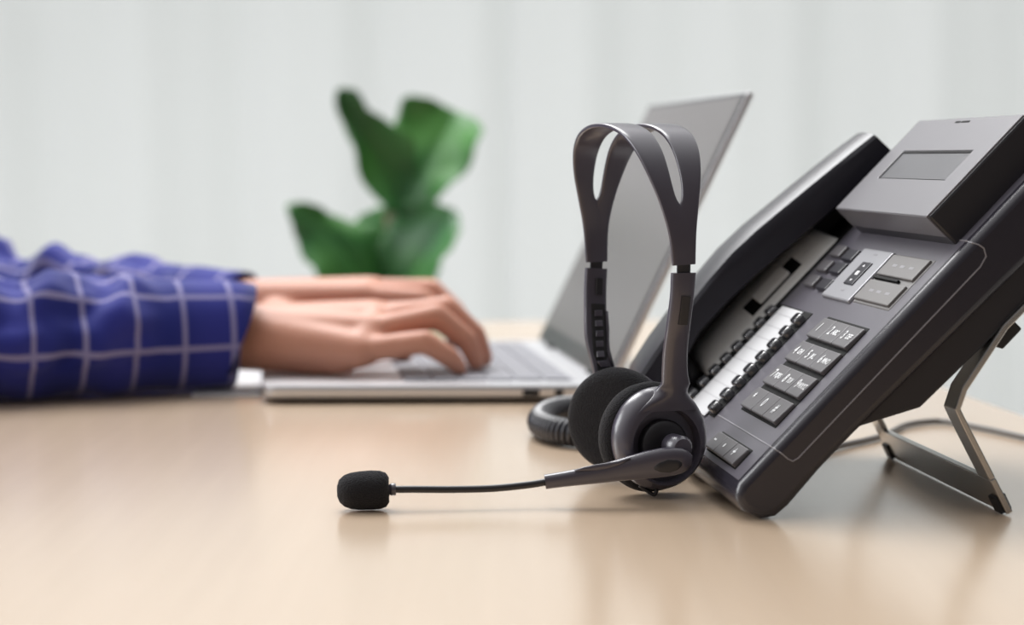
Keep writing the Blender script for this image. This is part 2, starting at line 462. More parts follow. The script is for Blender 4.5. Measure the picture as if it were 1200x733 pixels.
# hinged display
disp = bx('display_unit', .1835, .0150, .1640, .2335, -.001, .0196, M_phone_dark, bevel=.0014)
disp['label'] = 'raised silver display block'
bm = bmesh.new(); frame_ring(bm, (-.1830, .1638), (-.0162, .2330), (-.1570, .1880), (-.0400, .2087), .0190, .0205); obj('display_panel', bm, M_silver, disp, bevel=.0005)
bm = bmesh.new(); hexa(bm, [(-.1830, .1636, .0060), (-.0162, .1636, .0060), (-.0162, .1645, .0060), (-.1830, .1645, .0060), (-.1830, .1636, .0200), (-.0162, .1636, .0200), (-.0162, .1650, .0200), (-.1830, .1650, .0200)]); obj('display_panel', bm, M_silver, disp)
bm = bmesh.new(); box(bm, (-.1562, .1888, .0192), (-.0408, .2079, .0199)); obj('screen', bm, M_screen, disp)
bm = bmesh.new(); frame_ring(bm, (-.1572, .1878), (-.0398, .2089), (-.1556, .1880), (-.0400, .2073), .0190, .0203); obj('screen_recess_shade', bm, M_bed, disp)  # black rim, wider at top and left, painted as the recess shadow
bm = bmesh.new(); box(bm, (-.1120, .2292, .0204), (-.1040, .2304, .0207)); box(bm, (-.1020, .2292, .0204), (-.0890, .2304, .0207)); obj('message_lamp', bm, M_bed, disp)
# handset cradle: a pale raised rest running along the handset with the hook switch in it
bm = bmesh.new(); R = []
for v, h in ((.0470, .0030), (.0495, .0085), (.0550, .0118), (.075, .0132), (.105, .0138), (.135, .0140), (.1480, .0134), (.1545, .0105), (.1570, .0045)):
    R.append([(-.2100, v, -.0008), (-.2112, v, h*.12), (-.2160, v, h*.42), (-.2220, v, h*.74), (-.2280, v, h*.94), (-.2330, v, h), (-.2440, v, h*1.02), (-.2450, v, -.0008)])
loft(bm, R); cr_ = obj('handset_cradle', bm, M_cradle, phone, smooth=False, auto=50)
def slope(a0, a1, v0, v1, lift, dep=.004):
    """a slab lying on the sloping side of the cradle"""
    f = lambda a: lerp_lin(((.2100, 0), (.2160, .0058), (.2220, .0102), (.2280, .0130), (.2330, .0138)), a)
    bm = bmesh.new()
    hexa(bm, [(-a1, v0, f(a1) - dep), (-a0, v0, f(a0) - dep), (-a0, v1, f(a0) - dep), (-a1, v1, f(a1) - dep), (-a1, v0, f(a1) + lift), (-a0, v0, f(a0) + lift), (-a0, v1, f(a0) + lift), (-a1, v1, f(a1) + lift)])
    return bm
def lerp_lin(tab, x):
    for (a, u), (b, w) in zip(tab, tab[1:]):
        if x <= b: return u + (w - u) * (x - a) / (b - a)
    return tab[-1][1]
obj('hook_switch', slope(.2150, .2230, .0900, .1320, .0005), M_bed, cr_, bevel=.0004)
obj('hook_lever', slope(.2160, .2222, .0985, .1235, .0022), M_cradle, cr_, bevel=.0006)
# black wall that closes the gap behind the cradle
bm = bmesh.new(); extrude_poly(bm, [(.020, -.001), (.206, -.001), (.206, .0110), (.200, .0122), (.1854, .0142), (.166, .0157), (.1469, .0178), (.127, .0197), (.1064, .0220), (.085, .0232), (.0614, .0228), (.0410, .0172), (.0201, .0142)], lambda v, n, a: (-a, v, n), .2440, .2500)
obj('cradle_wall', bm, M_phone_dark, phone)
# well under the handset
bx('cradle_well', .2480, .2060, .012, .232, -.0004, .0008, M_bed)
# metal stand: two bent legs and a wide foot bar, cut from one sheet
hinge, bend, foot = V(0, .1500, -.0420), V(0, .1060, -.0500), V(0, .0871, -.1085)
SW = .198
def sheet(bm, p, q, a0, a1, t=.0030):
    d = (q - p).normalized(); nn = V(1, 0, 0).cross(d) * t
    hexa(bm, [p + V(-a1, 0, 0), p + V(-a0, 0, 0), q + V(-a0, 0, 0), q + V(-a1, 0, 0), p + V(-a1, 0, 0) + nn, p + V(-a0, 0, 0) + nn, q + V(-a0, 0, 0) + nn, q + V(-a1, 0, 0) + nn])
stand = None
bm = bmesh.new()
prof_c = [hinge + (V(0, .03, .0005))] + cr([hinge, hinge.lerp(bend, .7), bend + V(0, -.0012, -.0035), bend.lerp(foot, .25), foot.lerp(bend, .35), foot], 5)
prof_c = [hinge + V(0, .022, -.0005)] + [hinge.lerp(bend, t) for t in (0, .4, .8)] + [bend + V(0, -.0008, -.0030)] + [bend.lerp(foot, t) for t in (.18, .5)] 
mid = bend.lerp(foot, .68); prof_c.append(mid)
for a0, a1 in ((0, .0175), (SW - .0175, SW)):
    rings = []
    for i, p in enumerate(prof_c):
        d = (prof_c[min(i+1, len(prof_c)-1)] - prof_c[max(i-1, 0)]).normalized(); nn = V(1, 0, 0).cross(d) * .0016
        rings.append([p + V(-a0, 0, 0) + nn, p + V(-a1, 0, 0) + nn, p + V(-a1, 0, 0) - nn, p + V(-a0, 0, 0) - nn])
    loft(bm, rings)
d = (foot - bend).normalized(); nn = V(1, 0, 0).cross(d) * .0016
ft = foot + V(0, .0002, .0004)
rings = []
for p in (mid, ft): rings.append([p + nn, p + V(-SW, 0, 0) + nn, p + V(-SW, 0, 0) - nn, p - nn])
loft(bm, rings)
stand = obj('stand', bm, M_steel, phone, bevel=.0006); stand['label'] = 'bent brushed metal stand'
for a in (.003, SW - .012):
    bm = bmesh.new(); p0 = foot.lerp(bend, .16); p1 = foot + V(0, 0, .0010); n2 = nn * 1.9
    hexa(bm, [p0 + V(-a-.010, 0, 0) - n2, p0 + V(-a, 0, 0) - n2, p1 + V(-a, 0, 0) - n2, p1 + V(-a-.010, 0, 0) - n2, p0 + V(-a-.010, 0, 0) + n2, p0 + V(-a, 0, 0) + n2, p1 + V(-a, 0, 0) + n2, p1 + V(-a-.010, 0, 0) + n2])
    obj('rubber_foot', bm, M_rubber, stand, bevel=.0006)
for a in (.004, SW - .018):
    bm = bmesh.new(); box(bm, (-a - .014, .142, -.050), (-a, .156, -.040)); obj('hinge', bm, M_rubber, phone, bevel=.001)

# ------------------------------------------------------------------ handset (lifts off the cradle)
hs = empty('telephone_handset', mat=FR @ Matrix.Translation((-.2285, .11, .018)))
tag(hs, 'long black telephone handset resting on the left side of the desk phone', 'telephone handset')
top = [(.0075, .0225), (.0201, .0310), (.0410, .0350), (.0614, .0378), (.085, .0402), (.1064, .0412), (.127, .0400), (.1469, .0376), (.166, .0353), (.1854, .0328), (.2000, .0308), (.2142, .0287)]
bot = [(.0085, .0165), (.0201, .0150), (.0410, .0180), (.0614, .0236), (.085, .0240), (.1064, .0228), (.127, .0205), (.1469, .0186), (.166, .0165), (.1854, .0150), (.2000, .0135), (.2145, .0150)]
bm = bmesh.new(); R = []
for (v, n1), (v2, n0) in zip(top, bot):
    w = .0225 if .03 < v < .2 else .0215
    r = []
    for x, f, y in ((-1, 0, 0), (-1, .5, .3), (-1, .86, .5), (-.93, 1, .5), (-.6, 1.10, .5), (0, 1.16, .5), (.6, 1.10, .5), (.93, 1, .5), (1, .86, .5), (1, .5, .3), (1, 0, 0), (.9, -.06, 0), (-.9, -.06, 0)):
        vv = v2 + (v - v2) * max(0, min(1, f))
        r.append((x * w, vv - .11, n0 + (n1 - n0) * f - .018))
    R.append(r)
loft(bm, R); obj('handset_body', bm, M_gloss, hs, auto=32)
for v, nm in ((.030, 'mouthpiece'), (.193, 'earpiece')):
    bm = bmesh.new(); R = []
    for r, z in ((.0185, .0185), (.0185, .006), (.0165, .0025), (.001, .0020)):
        R.append([(r * math.cos(t), v - .11 + r * .95 * math.sin(t), z - .018) for t in (2*PI*k/28 for k in range(28))])
    loft(bm, R); obj(nm, bm, M_phone_dark, hs, auto=40)

# ------------------------------------------------------------------ coiled handset cord
def coil(path, R, r, pitch, n=8, seg=14):
    P = path; L = 0; pts = []
    nrm = None
    step = 0.0
    # resample uniformly
    ds = pitch / seg; out = [P[0]]; acc = 0
    for a, b in zip(P, P[1:]):
        d = (b - a).length; t = ds - acc
        while t <= d: out.append(a.lerp(b, t / d)); t += ds
        acc = d - (t - ds)
    for i, p in enumerate(out):
        d = (out[min(i+1, len(out)-1)] - out[max(i-1, 0)]).normalized()
        up = V(0, 0, 1); s = d.cross(up).normalized(); u = s.cross(d)
        ang = 2 * PI * i / seg
        pts.append(p + (s * math.cos(ang) + u * math.sin(ang)) * R)
    return pts
ccp = cr([(.098, 1.338, .0090), (.062, 1.352, .0090), (.036, 1.342, .0090), (.0210, 1.306, .0090), (.0185, 1.262, .0090), (.0285, 1.230, .0090), (.0480, 1.216, .0090), (.0680, 1.214, .0090), (.084, 1.216, .012), (.0905, 1.212, .026), (.0850, 1.206, .036)], 14)
cord = empty('coiled_handset_cord', (.03, 1.27, T)); tag(cord, 'black coiled handset cord looping on the desk behind the headset', 'cord')
bm = bmesh.new(); tube(bm, [Vector(p) - V(.03, 1.27, 0) for p in coil([Vector(p) for p in ccp], .0068, .0019, .0036)], .0019, n=7)
obj('coil', bm, M_coil, cord, smooth=True)
bm = bmesh.new(); tube(bm, [V(.085, 1.206, .036) - V(.03, 1.27, 0), V(.081, 1.202, .040) - V(.03, 1.27, 0), V(.0790, 1.2005, .0435) - V(.03, 1.27, 0)], .0030, n=10); obj('plug', bm, M_coil, cord, smooth=True)
bm = bmesh.new(); tube(bm, [V(.098, 1.338, .0090) - V(.03, 1.27, 0), V(.116, 1.328, .008) - V(.03, 1.27, 0), V(.130, 1.318, .010) - V(.03, 1.27, 0)], .0022, n=10); obj('straight_end', bm, M_coil, cord, smooth=True)

bm = bmesh.new()
tube(bm, cr([(.150, 1.165, .012), (.172, 1.185, .0035), (.2027, 1.2221, .0023), (.230, 1.2595, .0023), (.2524, 1.3076, .0023), (.2720, 1.3270, .0023), (.2843, 1.3240, .0023), (.3020, 1.288, .0023), (.3154, 1.2519, .0023), (.328, 1.225, .0023), (.345, 1.205, .0023), (.362, 1.196, .0020), (.3745, 1.194, -.012), (.376, 1.194, -.06), (.374, 1.20, -.30)], 8), .0019, n=10)
o = obj('phone_line_cord', bm, M_cord, smooth=True); o.location = (0, 0, T)
tag(o, 'thin grey line cord curving over the desk behind the phone stand', 'cord')

# ------------------------------------------------------------------ headset
ph = math.radians(20)
e = V(math.sin(ph), -math.cos(ph), 0); s_ = V(math.cos(ph), math.sin(ph), 0)
M0 = V(.0665, 1.078, 0)
hd = empty('headset', (M0.x, M0.y, T)); tag(hd, 'black wired call-centre headset standing on its earcups with the mic boom out', 'headset')
lean = math.tan(math.radians(4))
def H(ee, z, s=0): return e * ee + s_ * (s + (z - .119) * (lean if z < .119 else -.045)) + V(0, 0, z)
half = [(.0572, .1205), (.0570, .135), (.0548, .150), (.0506, .164), (.0430, .1765), (.0318, .1850), (.0166, .1895), (0, .1908)]
ctrl = [(x, z) for x, z in half] + [(-x, z) for x, z in half[-2:0:-1]] + [(-.0572, .1165)]
pth = cr([H(x, z) for x, z in ctrl], 6); NP = len(pth)
hw, gp = [], []
for i in range(NP):
    t = abs(i - (NP-1)/2) / ((NP-1)/2)             # 0 apex, 1 band end
    hw.append(smoothtab([(0, .0204), (.2, .0199), (.4, .0177), (.55, .0146), (.70, .0106), (.85, .0074), (1, .0062)], t))
    gp.append(smoothtab([(0, .0032), (.3, .0032), (.55, .0030), (.64, .0024), (.69, .0012), (.72, -.0008), (.78, -.0042), (1, -.0046)], t))
bm = bmesh.new()
for sg in (1, -1):
    strap(bm, pth, lambda i: s_, [(h - g) / 2 for h, g in zip(hw, gp)], [.00135 - (.00005 if sg > 0 else 0)] * NP, [sg * (h + g) / 2 for h, g in zip(hw, gp)], n=20, ex=5)
band = obj('headband', bm, M_set, hd, auto=45)
# necks between band and adjusters
for sg in (1, -1):
    bm = bmesh.new(); dz = 0 if sg > 0 else -.004; strap(bm, [H(sg * .0573, .1225 + dz), H(sg * .0572, .117 + dz), H(sg * .0570, .111 + dz)], lambda i: s_, [.0036] * 3, [.0011] * 3, n=12); obj('neck', bm, M_set_dark, hd, auto=45)
# near cup axis and far cup axis
def cup_axis(deg): return V(math.sin(math.radians(deg)), -math.cos(math.radians(deg)), .06).normalized()
nc = H(.0285, .0302, .0018); nax = cup_axis(23)
fc = H(-.0311, .0318, .0084); fax = cup_axis(-26)
# near arm: slides down and flares into the shell
shell_c = nc + nax * .010
dome_t = [(0, .0094), (.0192, .0094), (.0204, .0096), (.0222, .0088), (.0240, .0068), (.0258, .0038), (.0265, .0020), (.0300, -.001), (.06, -.004)]
def tabz(tab, z): return smoothtab([(-a, b) for a, b in tab], max(-z, -tab[0][0]))
eT = [(.1165, .0572), (.105, .0568), (.090, .0545), (.077, .0504), (.0655, .0472), (.0577, .0453), (.0517, .0444), (.0454, .0430)]
sT = [(.1165, 0), (.105, .0002), (.090, .0004), (.077, .0016), (.0655, .0036), (.0577, .0056), (.0517, .0052), (.0454, .0038)]
wT = [(.1165, .0066), (.105, .0063), (.090, .0062), (.077, .0064), (.0655, .0068), (.0590, .0078), (.0550, .0098), (.0517, .0124), (.0485, .0155), (.0454, .0178)]
tT = [(.1165, .0028), (.090, .0033), (.0655, .0035), (.0577, .0034), (.0517, .0030), (.0454, .0026)]
nh = V(nax.x, nax.y, 0).normalized(); c0 = nc + nax * .008; rings = []
nz_ = 46
for k in range(nz_ + 1):
    z = .1165 + (.0454 - .1165) * k / nz_
    c = H(tabz(eT, z), z, tabz(sT, z)); w, t_ = tabz(wT, z), tabz(tT, z)
    kk = max(0, min(1, (.0600 - z) / .0075)); kk = kk * kk * (3 - 2 * kk); ring = []
    hc_ = (c - c0).dot(nh)
    for q in range(48):
        a = 2 * PI * (q + .5) / 48; cx, sy = math.cos(a), math.sin(a)
        x = math.copysign(abs(cx) ** .75, cx); y = math.copysign(abs(sy) ** .75, sy)
        p = c + s_ * (w * x); r_ = p - c0; rad = math.sqrt(max(0, (r_ - nh * r_.dot(nh)).length_squared))
        dh = .0094
        for (a0, u), (b0_, w0) in zip(dome_t, dome_t[1:]):
            if rad <= b0_: dh = u + (w0 - u) * (rad - a0) / (b0_ - a0); break
        free = hc_ + t_ * y
        tgt = dh + max(0, hc_ + t_ - dh) * (1 - x * x) ** .8 - .0004 if y > 0 else dh - .003
        hh = free + (tgt - free) * kk
        ring.append(p + nh * (hh - hc_))
    rings.append(ring)
bm = bmesh.new(); loft(bm, rings); na_o = obj('slider_arm', bm, M_set, hd, auto=60)
bm = bmesh.new(); strap(bm, [H(.0598, .1050, .0012), H(.0592, .0985, .0012), H(.0582, .0905, .0012)], lambda i: s_, [.0026] * 3, [.0008] * 3, n=12, ex=6); obj('slider_window', bm, M_set_dark, na_o)
# far arm with its ratchet on the inside
farm = cr([H(-.0572, .1130), H(-.0566, .102), H(-.0545, .090), H(-.0505, .075), H(-.0455, .060, .003), H(-.0430, .046, .006)], 7)
nf = len(farm)
bm = bmesh.new(); strap(bm, farm, lambda i: s_, [.0063] * nf, [.0022] * nf, n=20, ex=5); fa_o = obj('slider_arm', bm, M_set, hd, auto=50)
bm = bmesh.new()
def fpt(z, s, d):
    x = lerp([(.046, -.0430), (.060, -.0455), (.075, -.0505), (.090, -.0545), (.102, -.0566), (.1130, -.0572)], z)
    return H(x + d, z, s + (.003 if z < .062 else .0008))
for z in (.061, .0665, .072, .0775, .083, .0885):
    p = [fpt(z - .0016, -.0022, .0018), fpt(z - .0016, .0022, .0018), fpt(z + .0016, .0022, .0018), fpt(z + .0016, -.0022, .0018)]
    q = [x + e * .0018 for x in p]; hexa(bm, p + q)
obj('ratchet', bm, M_set, fa_o, bevel=.0003)
bm = bmesh.new(); strap(bm, [fpt(z, 0, .0022) for z in (.058, .068, .078, .088, .0935)], lambda i: s_, [.0040] * 5, [.0005] * 5, n=12, ex=6); obj('ratchet_slot', bm, M_rubber, fa_o)
bm = bmesh.new(); strap(bm, [fpt(z, 0.0004, .0026) for z in (.0985, .103, .1075)], lambda i: s_, [.0020] * 3, [.0010] * 3, n=12, ex=6); obj('slider_catch', bm, M_set_dark, fa_o)
bm = bmesh.new(); tube(bm, [fpt(z, .0052, .0026) for z in (.0595, .066, .073, .080, .086, .0895)], .0008, n=8); obj('slider_rail', bm, M_set, fa_o, smooth=True)

def cup(name, c, ax, flip, lab):
    """ear cup: plastic shell outside, foam cushion towards the other cup"""
    o = ax * flip
    bm = bmesh.new()
    if flip > 0:
        prof = [(.0005, -.004), (.0248, -.004), (.0262, -.002), (.0265, .001), (.0258, .0038), (.0240, .0068), (.0222, .0088), (.0204, .0096), (.0192, .0094), (.0188, .0080), (.0186, .0030), (.0130, .0026), (.0005, .0026)]
    else:
        prof = [(.0005, -.004), (.0248, -.004), (.0262, -.002), (.0265, .001), (.0258, .0038), (.0235, .0072), (.0180, .0098), (.0100, .0108), (.0005, .0110)]
    lathe(bm, prof, o, c + o * .008, n=56)
    if flip > 0:
        c0 = c + o * .008
        for v in bm.verts:
            r_ = v.co - c0; rad = (r_ - o * r_.dot(o)).length
            if r_.dot(o) > 0: v.co.z -= .0034 * max(0, min(1, (.0240 - rad) / .0036))
    k = obj(name, bm, M_set, hd, auto=35)
    bm = bmesh.new()
    lathe(bm, [(.0005, .0045), (.0180, .0045), (.0250, .0040), (.0279, .0015), (.0286, -.0025), (.0279, -.0065), (.0256, -.0096), (.0215, -.0108), (.0130, -.0110), (.0005, -.0110)], o, c + o * .001, n=64)
    f = obj('ear_cushion', bm, M_foam, k, smooth=True); f['label'] = 'round black foam cushion'
    return k
nk = cup('ear_cup', nc, nax, 1, 'near'); fk = cup('ear_cup', fc, fax, -1, 'far')
bm = bmesh.new(); lathe(bm, [(.0005, 0), (.0132, 0), (.0132, .0046), (.0122, .0058), (.0090, .0064), (.0005, .0066)], nax, shell_c + nax * .0002 - V(0, 0, .0034), n=40)
obj('hub', bm, M_set_dark, nk, auto=40)
# little foot nub at the bottom of the near cup
bm = bmesh.new(); pb = V(nc.x, nc.y, 0) - s_ * .005 + nax * .010
tube(bm, cr([pb + V(-.006, 0, .0062), pb + V(-.002, 0, .0032), pb + V(.0015, 0, .0012), pb + V(.003, 0, .0042)], 5), .0011, n=10)
obj('cup_nub', bm, M_set_dark, nk, smooth=True)
# microphone boom
def Bp(x, y, z): return V(x - M0.x, y - M0.y, z)
boom = empty('microphone_boom'); boom.parent = hd
b0, b1 = Bp(.0900, 1.0180, .0225), Bp(.0165, 1.0130, .0125)
bp = [b0.lerp(b1, t) for t in (0, .03, .07, .13, .2, .3, .4, .5, .62, .75, .88, 1)]
bh = [.0028, .0050, .0064, .0072, .0074, .0070, .0062, .0054, .0047, .0042, .0038, .0036]
bt = [.0016, .0028, .0035, .0038, .0038, .0038, .0037, .0036, .0035, .0034, .0033, .0032]
bp = [p + V(0, 0, .0012 * math.sin(PI * min(1, i/8)) ) for i, p in enumerate(bp)]
bm = bmesh.new(); strap(bm, bp, lambda i: V(0, 0, 1), bh, bt, n=24, ex=2.6); ba = obj('boom_arm', bm, M_set, hd, auto=50)
bpy.data.objects.remove(boom)
bm = bmesh.new(); strap(bm, [b0.lerp(b1, t) + V(0, -.0036, -.0004) for t in (.07, .10, .16, .22, .26)], lambda i: V(0, 0, 1), [.0008, .0026, .0036, .0026, .0008], [.0005] * 5, n=16, ex=2); obj('pivot_inlay', bm, M_set_dark, ba, smooth=True)
bm = bmesh.new(); strap(bm, [b0.lerp(b1, t) + V(0, -.0030, z) for t, z in ((.42, .0062), (.5, .0046), (.58, .0040), (.66, .0040), (.74, .0042), (.8, .0040))], lambda i: V(0, 0, 1), [.0003, .0012, .0016, .0016, .0010, .0003], [.0007] * 6, n=12, ex=2); obj('grip_inlay', bm, M_set, ba, smooth=True)
bm = bmesh.new(); lathe(bm, [(.0005, -.006), (.0062, -.006), (.0062, .0040), (.0048, .0058), (.0005, .0062)], V(nax.x, nax.y, 0), Bp(.0835, 1.0240, .0285), n=28); obj('boom_pivot', bm, M_set, ba, auto=40)
tb = cr([Bp(.0195, 1.0132, .0129), Bp(.0080, 1.0120, .0112), Bp(-.0100, 1.0095, .0098), Bp(-.0300, 1.0070, .0097), Bp(-.0480, 1.0050, .0101), Bp(-.0600, 1.0040, .0102)], 6)
bm = bmesh.new(); tube(bm, tb, .00185, n=14); bt_o = obj('boom_tube', bm, M_set_dark, hd, smooth=True)
mx_ = V(-1, -.08, -.02).normalized(); mo = Bp(-.0585, 1.0040, .0102)
bm = bmesh.new(); lathe(bm, [(.0005, 0), (.0029, 0), (.0031, .0006), (.0031, .0024), (.0026, .0030), (.0026, .0050), (.0005, .0050)], mx_, mo - mx_ * .0010, n=20); obj('microphone_collar', bm, M_set, bt_o, auto=40)
bm = bmesh.new(); lathe(bm, [(.0005, .0026), (.0062, .0024), (.0084, .0038), (.0094, .0068), (.0097, .0110), (.0096, .0165), (.0090, .0210), (.0078, .0244), (.0056, .0268), (.0028, .0279), (.0005, .0281)], mx_, mo, n=40)
for v in bm.verts:
    v.co += v.co.normalized() * 0 + (noise.noise_vector(v.co * 500)) * .00022
wf = obj('foam_windscreen', bm, M_foam, bt_o, smooth=True); wf['label'] = 'dark foam microphone windscreen'

# ------------------------------------------------------------------ laptop
be = math.radians(7.0)
lx, ly = V(math.cos(math.radians(1.4)), math.sin(math.radians(1.4)), 0), V(-math.sin(be), math.cos(be), 0)
NR = V(.0665, 1.445, 0); LWid, LDep = .362, .243
lap = empty('laptop', (NR.x, NR.y, T)); tag(lap, 'open silver laptop being typed on, seen from its side', 'laptop')
def Lp(d, w, z): return lx * (-LDep + d) + ly * w + V(0, 0, z)      # d from the user's edge to the hinge, w away from the viewer
bm = bmesh.new(); rr = .010
ring = []
for cx, cw, a0 in ((rr, rr, PI), (LDep + .012 - rr, rr, 1.5*PI), (LDep + .012 - rr, LWid - rr, 0), (rr, LWid - rr, .5*PI)):
    for k in range(6):
        a = a0 + PI/2 * k/5; ring.append((cx + rr * math.cos(a), cw + rr * math.sin(a)))
mid_ = (LDep/2, LWid/2)
def rg(sc, z): return [Lp(mid_[0] + (x - mid_[0]) * (1 - sc / .12), mid_[1] + (y - mid_[1]) * (1 - sc / .18), z) for x, y in ring]
loft(bm, [rg(.006, .0025), rg(.002, .0040), rg(0, .0070), rg(0, .0118), rg(.0008, .0130)]); lb = obj('base', bm, M_alu, lap, auto=40)
for d in (.02, .22):
    for w_ in (.03, .33):
        bm = bmesh.new(); lathe(bm, [(.0005, 0), (.007, 0), (.007, .0035), (.0005, .0035)], (0, 0, 1), Lp(d, w_, 0), n=16); obj('rubber_foot', bm, M_rubber, lb)
# keyboard well + keys (rows parallel to the hinge)
bm = bmesh.new(); hexa(bm, [Lp(.102, .028, .0130), Lp(.226, .028, .0130), Lp(.226, .334, .0130), Lp(.102, .334, .0130)] + [Lp(.102, .028, .0133), Lp(.226, .028, .0133), Lp(.226, .334, .0133), Lp(.102, .334, .0133)]); kb = obj('keyboard', bm, M_alu_key, lap)
for r_ in range(6):
    for c_ in range(15):
        if r_ == 0 and 4 < c_ < 10: continue
        d0 = .104 + r_ * .0202; w0 = .0305 + c_ * .0201
        bm = bmesh.new(); P8 = [(d0, w0), (d0 + .0172, w0), (d0 + .0172, w0 + .0172), (d0, w0 + .0172)]
        hexa(bm, [Lp(x, y, .0130) for x, y in P8] + [Lp(x, y, .0146) for x, y in P8]); obj('laptop_key', bm, M_alu_key, kb)
bm = bmesh.new(); P8 = [(.104, .131), (.1212, .131), (.1212, .2287), (.104, .2287)]
hexa(bm, [Lp(x, y, .0130) for x, y in P8] + [Lp(x, y, .0146) for x, y in P8]); obj('space_bar', bm, M_alu_key, kb)
bm = bmesh.new(); P8 = [(.012, .130), (.086, .130), (.086, .240), (.012, .240)]
hexa(bm, [Lp(x, y, .0128) for x, y in P8] + [Lp(x, y, .0132) for x, y in P8]); obj('trackpad', bm, M_alu, lap)
for d0, d1 in ((.184, .196), (.207, .213)):
    bm = bmesh.new(); hexa(bm, [Lp(d0, -.0004, .0052), Lp(d1, -.0004, .0052), Lp(d1, .004, .0052), Lp(d0, .004, .0052), Lp(d0, -.0004, .0100), Lp(d1, -.0004, .0100), Lp(d1, .004, .0100), Lp(d0, .004, .0100)]); obj('port', bm, M_rubber, lb)
# lid
ld = (lx * .0985 + V(0, 0, .2075)).normalized(); LH = .2300
lnn = ly.cross(ld).normalized()
if lnn.x < 0: lnn = -lnn                                      # away from the user
def Lq(h, w, t): return Lp(LDep, w, .0135) + ld * h + lnn * t
lid = obj('lid', (lambda b: (hexa(b, [Lq(0, 0, .0012), Lq(0, LWid, .0012), Lq(LH, LWid, .0012), Lq(LH, 0, .0012), Lq(0, 0, .0062), Lq(0, LWid, .0062), Lq(LH, LWid, .0062), Lq(LH, 0, .0062)]), b)[1])(bmesh.new()), M_alu, lap, bevel=.0012)
bm = bmesh.new(); hexa(bm, [Lq(.002, .002, .0002), Lq(.002, LWid - .002, .0002), Lq(LH - .002, LWid - .002, .0002), Lq(LH - .002, .002, .0002), Lq(.002, .002, .0014), Lq(.002, LWid - .002, .0014), Lq(LH - .002, LWid - .002, .0014), Lq(LH - .002, .002, .0014)]); obj('bezel', bm, M_lcd_edge, lid)
bm = bmesh.new(); hexa(bm, [Lq(.016, .006, -.0001), Lq(.016, LWid - .006, -.0001), Lq(LH - .005, LWid - .006, -.0001), Lq(LH - .005, .006, -.0001), Lq(.016, .006, .0010), Lq(.016, LWid - .006, .0010), Lq(LH - .005, LWid - .006, .0010), Lq(LH - .005, .006, .0010)]); obj('display', bm, M_lcd, lid)
for w_ in (.05, LWid - .09):
    bm = bmesh.new(); tube(bm, [Lp(LDep + .004, w_, .0130), Lp(LDep + .004, w_ + .04, .0130)], .0045, n=12); obj('hinge', bm, M_rubber, lap, smooth=True)

# white pad under the wrist
bm = bmesh.new(); hexa(bm, [(-.018, -.085, 0), (.032, -.085, 0), (.022, .120, 0), (-.028, .120, 0), (-.018, -.085, .0018), (.032, -.085, .0018), (.022, .120, .0018), (-.028, .120, .0018)])
o = obj('notepad', bm, M_paper, bevel=.0004); o.location = (-.216, 1.570, T); tag(o, 'white notepad lying under the wrist beside the laptop', 'notepad')

# ------------------------------------------------------------------ person: forearms, hands, torso, head
per = empty('person', (-.70, 1.62, 0)); tag(per, 'person in a blue checked shirt typing on the laptop with both hands', 'person')
po = V(-.70, 1.62, 0)
def Q(x, y, z): return V(x, y, z + T) - po
bm = bmesh.new()
def chain(pts, rs):
    for (a, b), (r0, r1) in zip(zip(pts, pts[1:]), zip(rs, rs[1:])): capsule(bm, Q(*a), r0, Q(*b), r1)
def hand(wrist, mcps, pips, dips, tips, thumb, rk, palm_r):
    for mc, pi_, di, ti, k in zip(mcps, pips, dips, tips, rk):
        chain([wrist, mc], [palm_r[0], palm_r[1]])
        chain([mc, pi_, di, ti], [.0106*k, .0097*k, .0086*k, .0070*k])
    for a, b in zip(mcps, mcps[1:]): chain([a, b], [palm_r[1]*.95, palm_r[1]*.95])
    chain(thumb, [.0150, .0118, .0100, .0075])
# right hand (nearer the viewer), fingers on the keys: little, ring, middle, index
hand((-.205, 1.535, .041),
     [(-.1120, 1.502, .0320), (-.1060, 1.520, .0445), (-.1030, 1.541, .0510), (-.1050, 1.562, .0530)],
     [(-.0640, 1.494, .0395), (-.0560, 1.520, .0565), (-.0500, 1.545, .0600), (-.0540, 1.570, .0560)],
     [(-.0455, 1.497, .0275), (-.0340, 1.524, .0380), (-.0285, 1.548, .0400), (-.0340, 1.572, .0370)],
     [(-.0390, 1.500, .0200), (-.0270, 1.526, .0215), (-.0215, 1.549, .0220), (-.0290, 1.574, .0215)],
     [(-.180, 1.560, .034), (-.140, 1.585, .030), (-.108, 1.600, .026), (-.084, 1.604, .0215)],
     (.93, 1.0, 1.06, 1.03), (.0235, .0135))
chain([(-.215, 1.532, .039), (-.190, 1.532, .035), (-.150, 1.520, .028), (-.125, 1.508, .026)], [.0240, .0215, .0150, .0120])
# left hand (farther)
hand((-.222, 1.745, .0490),
     [(-.1250, 1.795, .0480), (-.1200, 1.778, .0580), (-.1200, 1.757, .0600), (-.1260, 1.736, .0560)],
     [(-.0800, 1.800, .0500), (-.0700, 1.780, .0600), (-.0690, 1.757, .0600), (-.0760, 1.732, .0540)],
     [(-.0600, 1.798, .0370), (-.0480, 1.777, .0400), (-.0470, 1.753, .0400), (-.0550, 1.728, .0360)],
     [(-.0530, 1.796, .0215), (-.0410, 1.775, .0215), (-.0400, 1.750, .0215), (-.0490, 1.726, .0215)],
     [(-.200, 1.715, .042), (-.160, 1.698, .036), (-.125, 1.688, .030), (-.098, 1.686, .0225)],
     (.93, 1.0, 1.06, 1.03), (.0220, .0130))
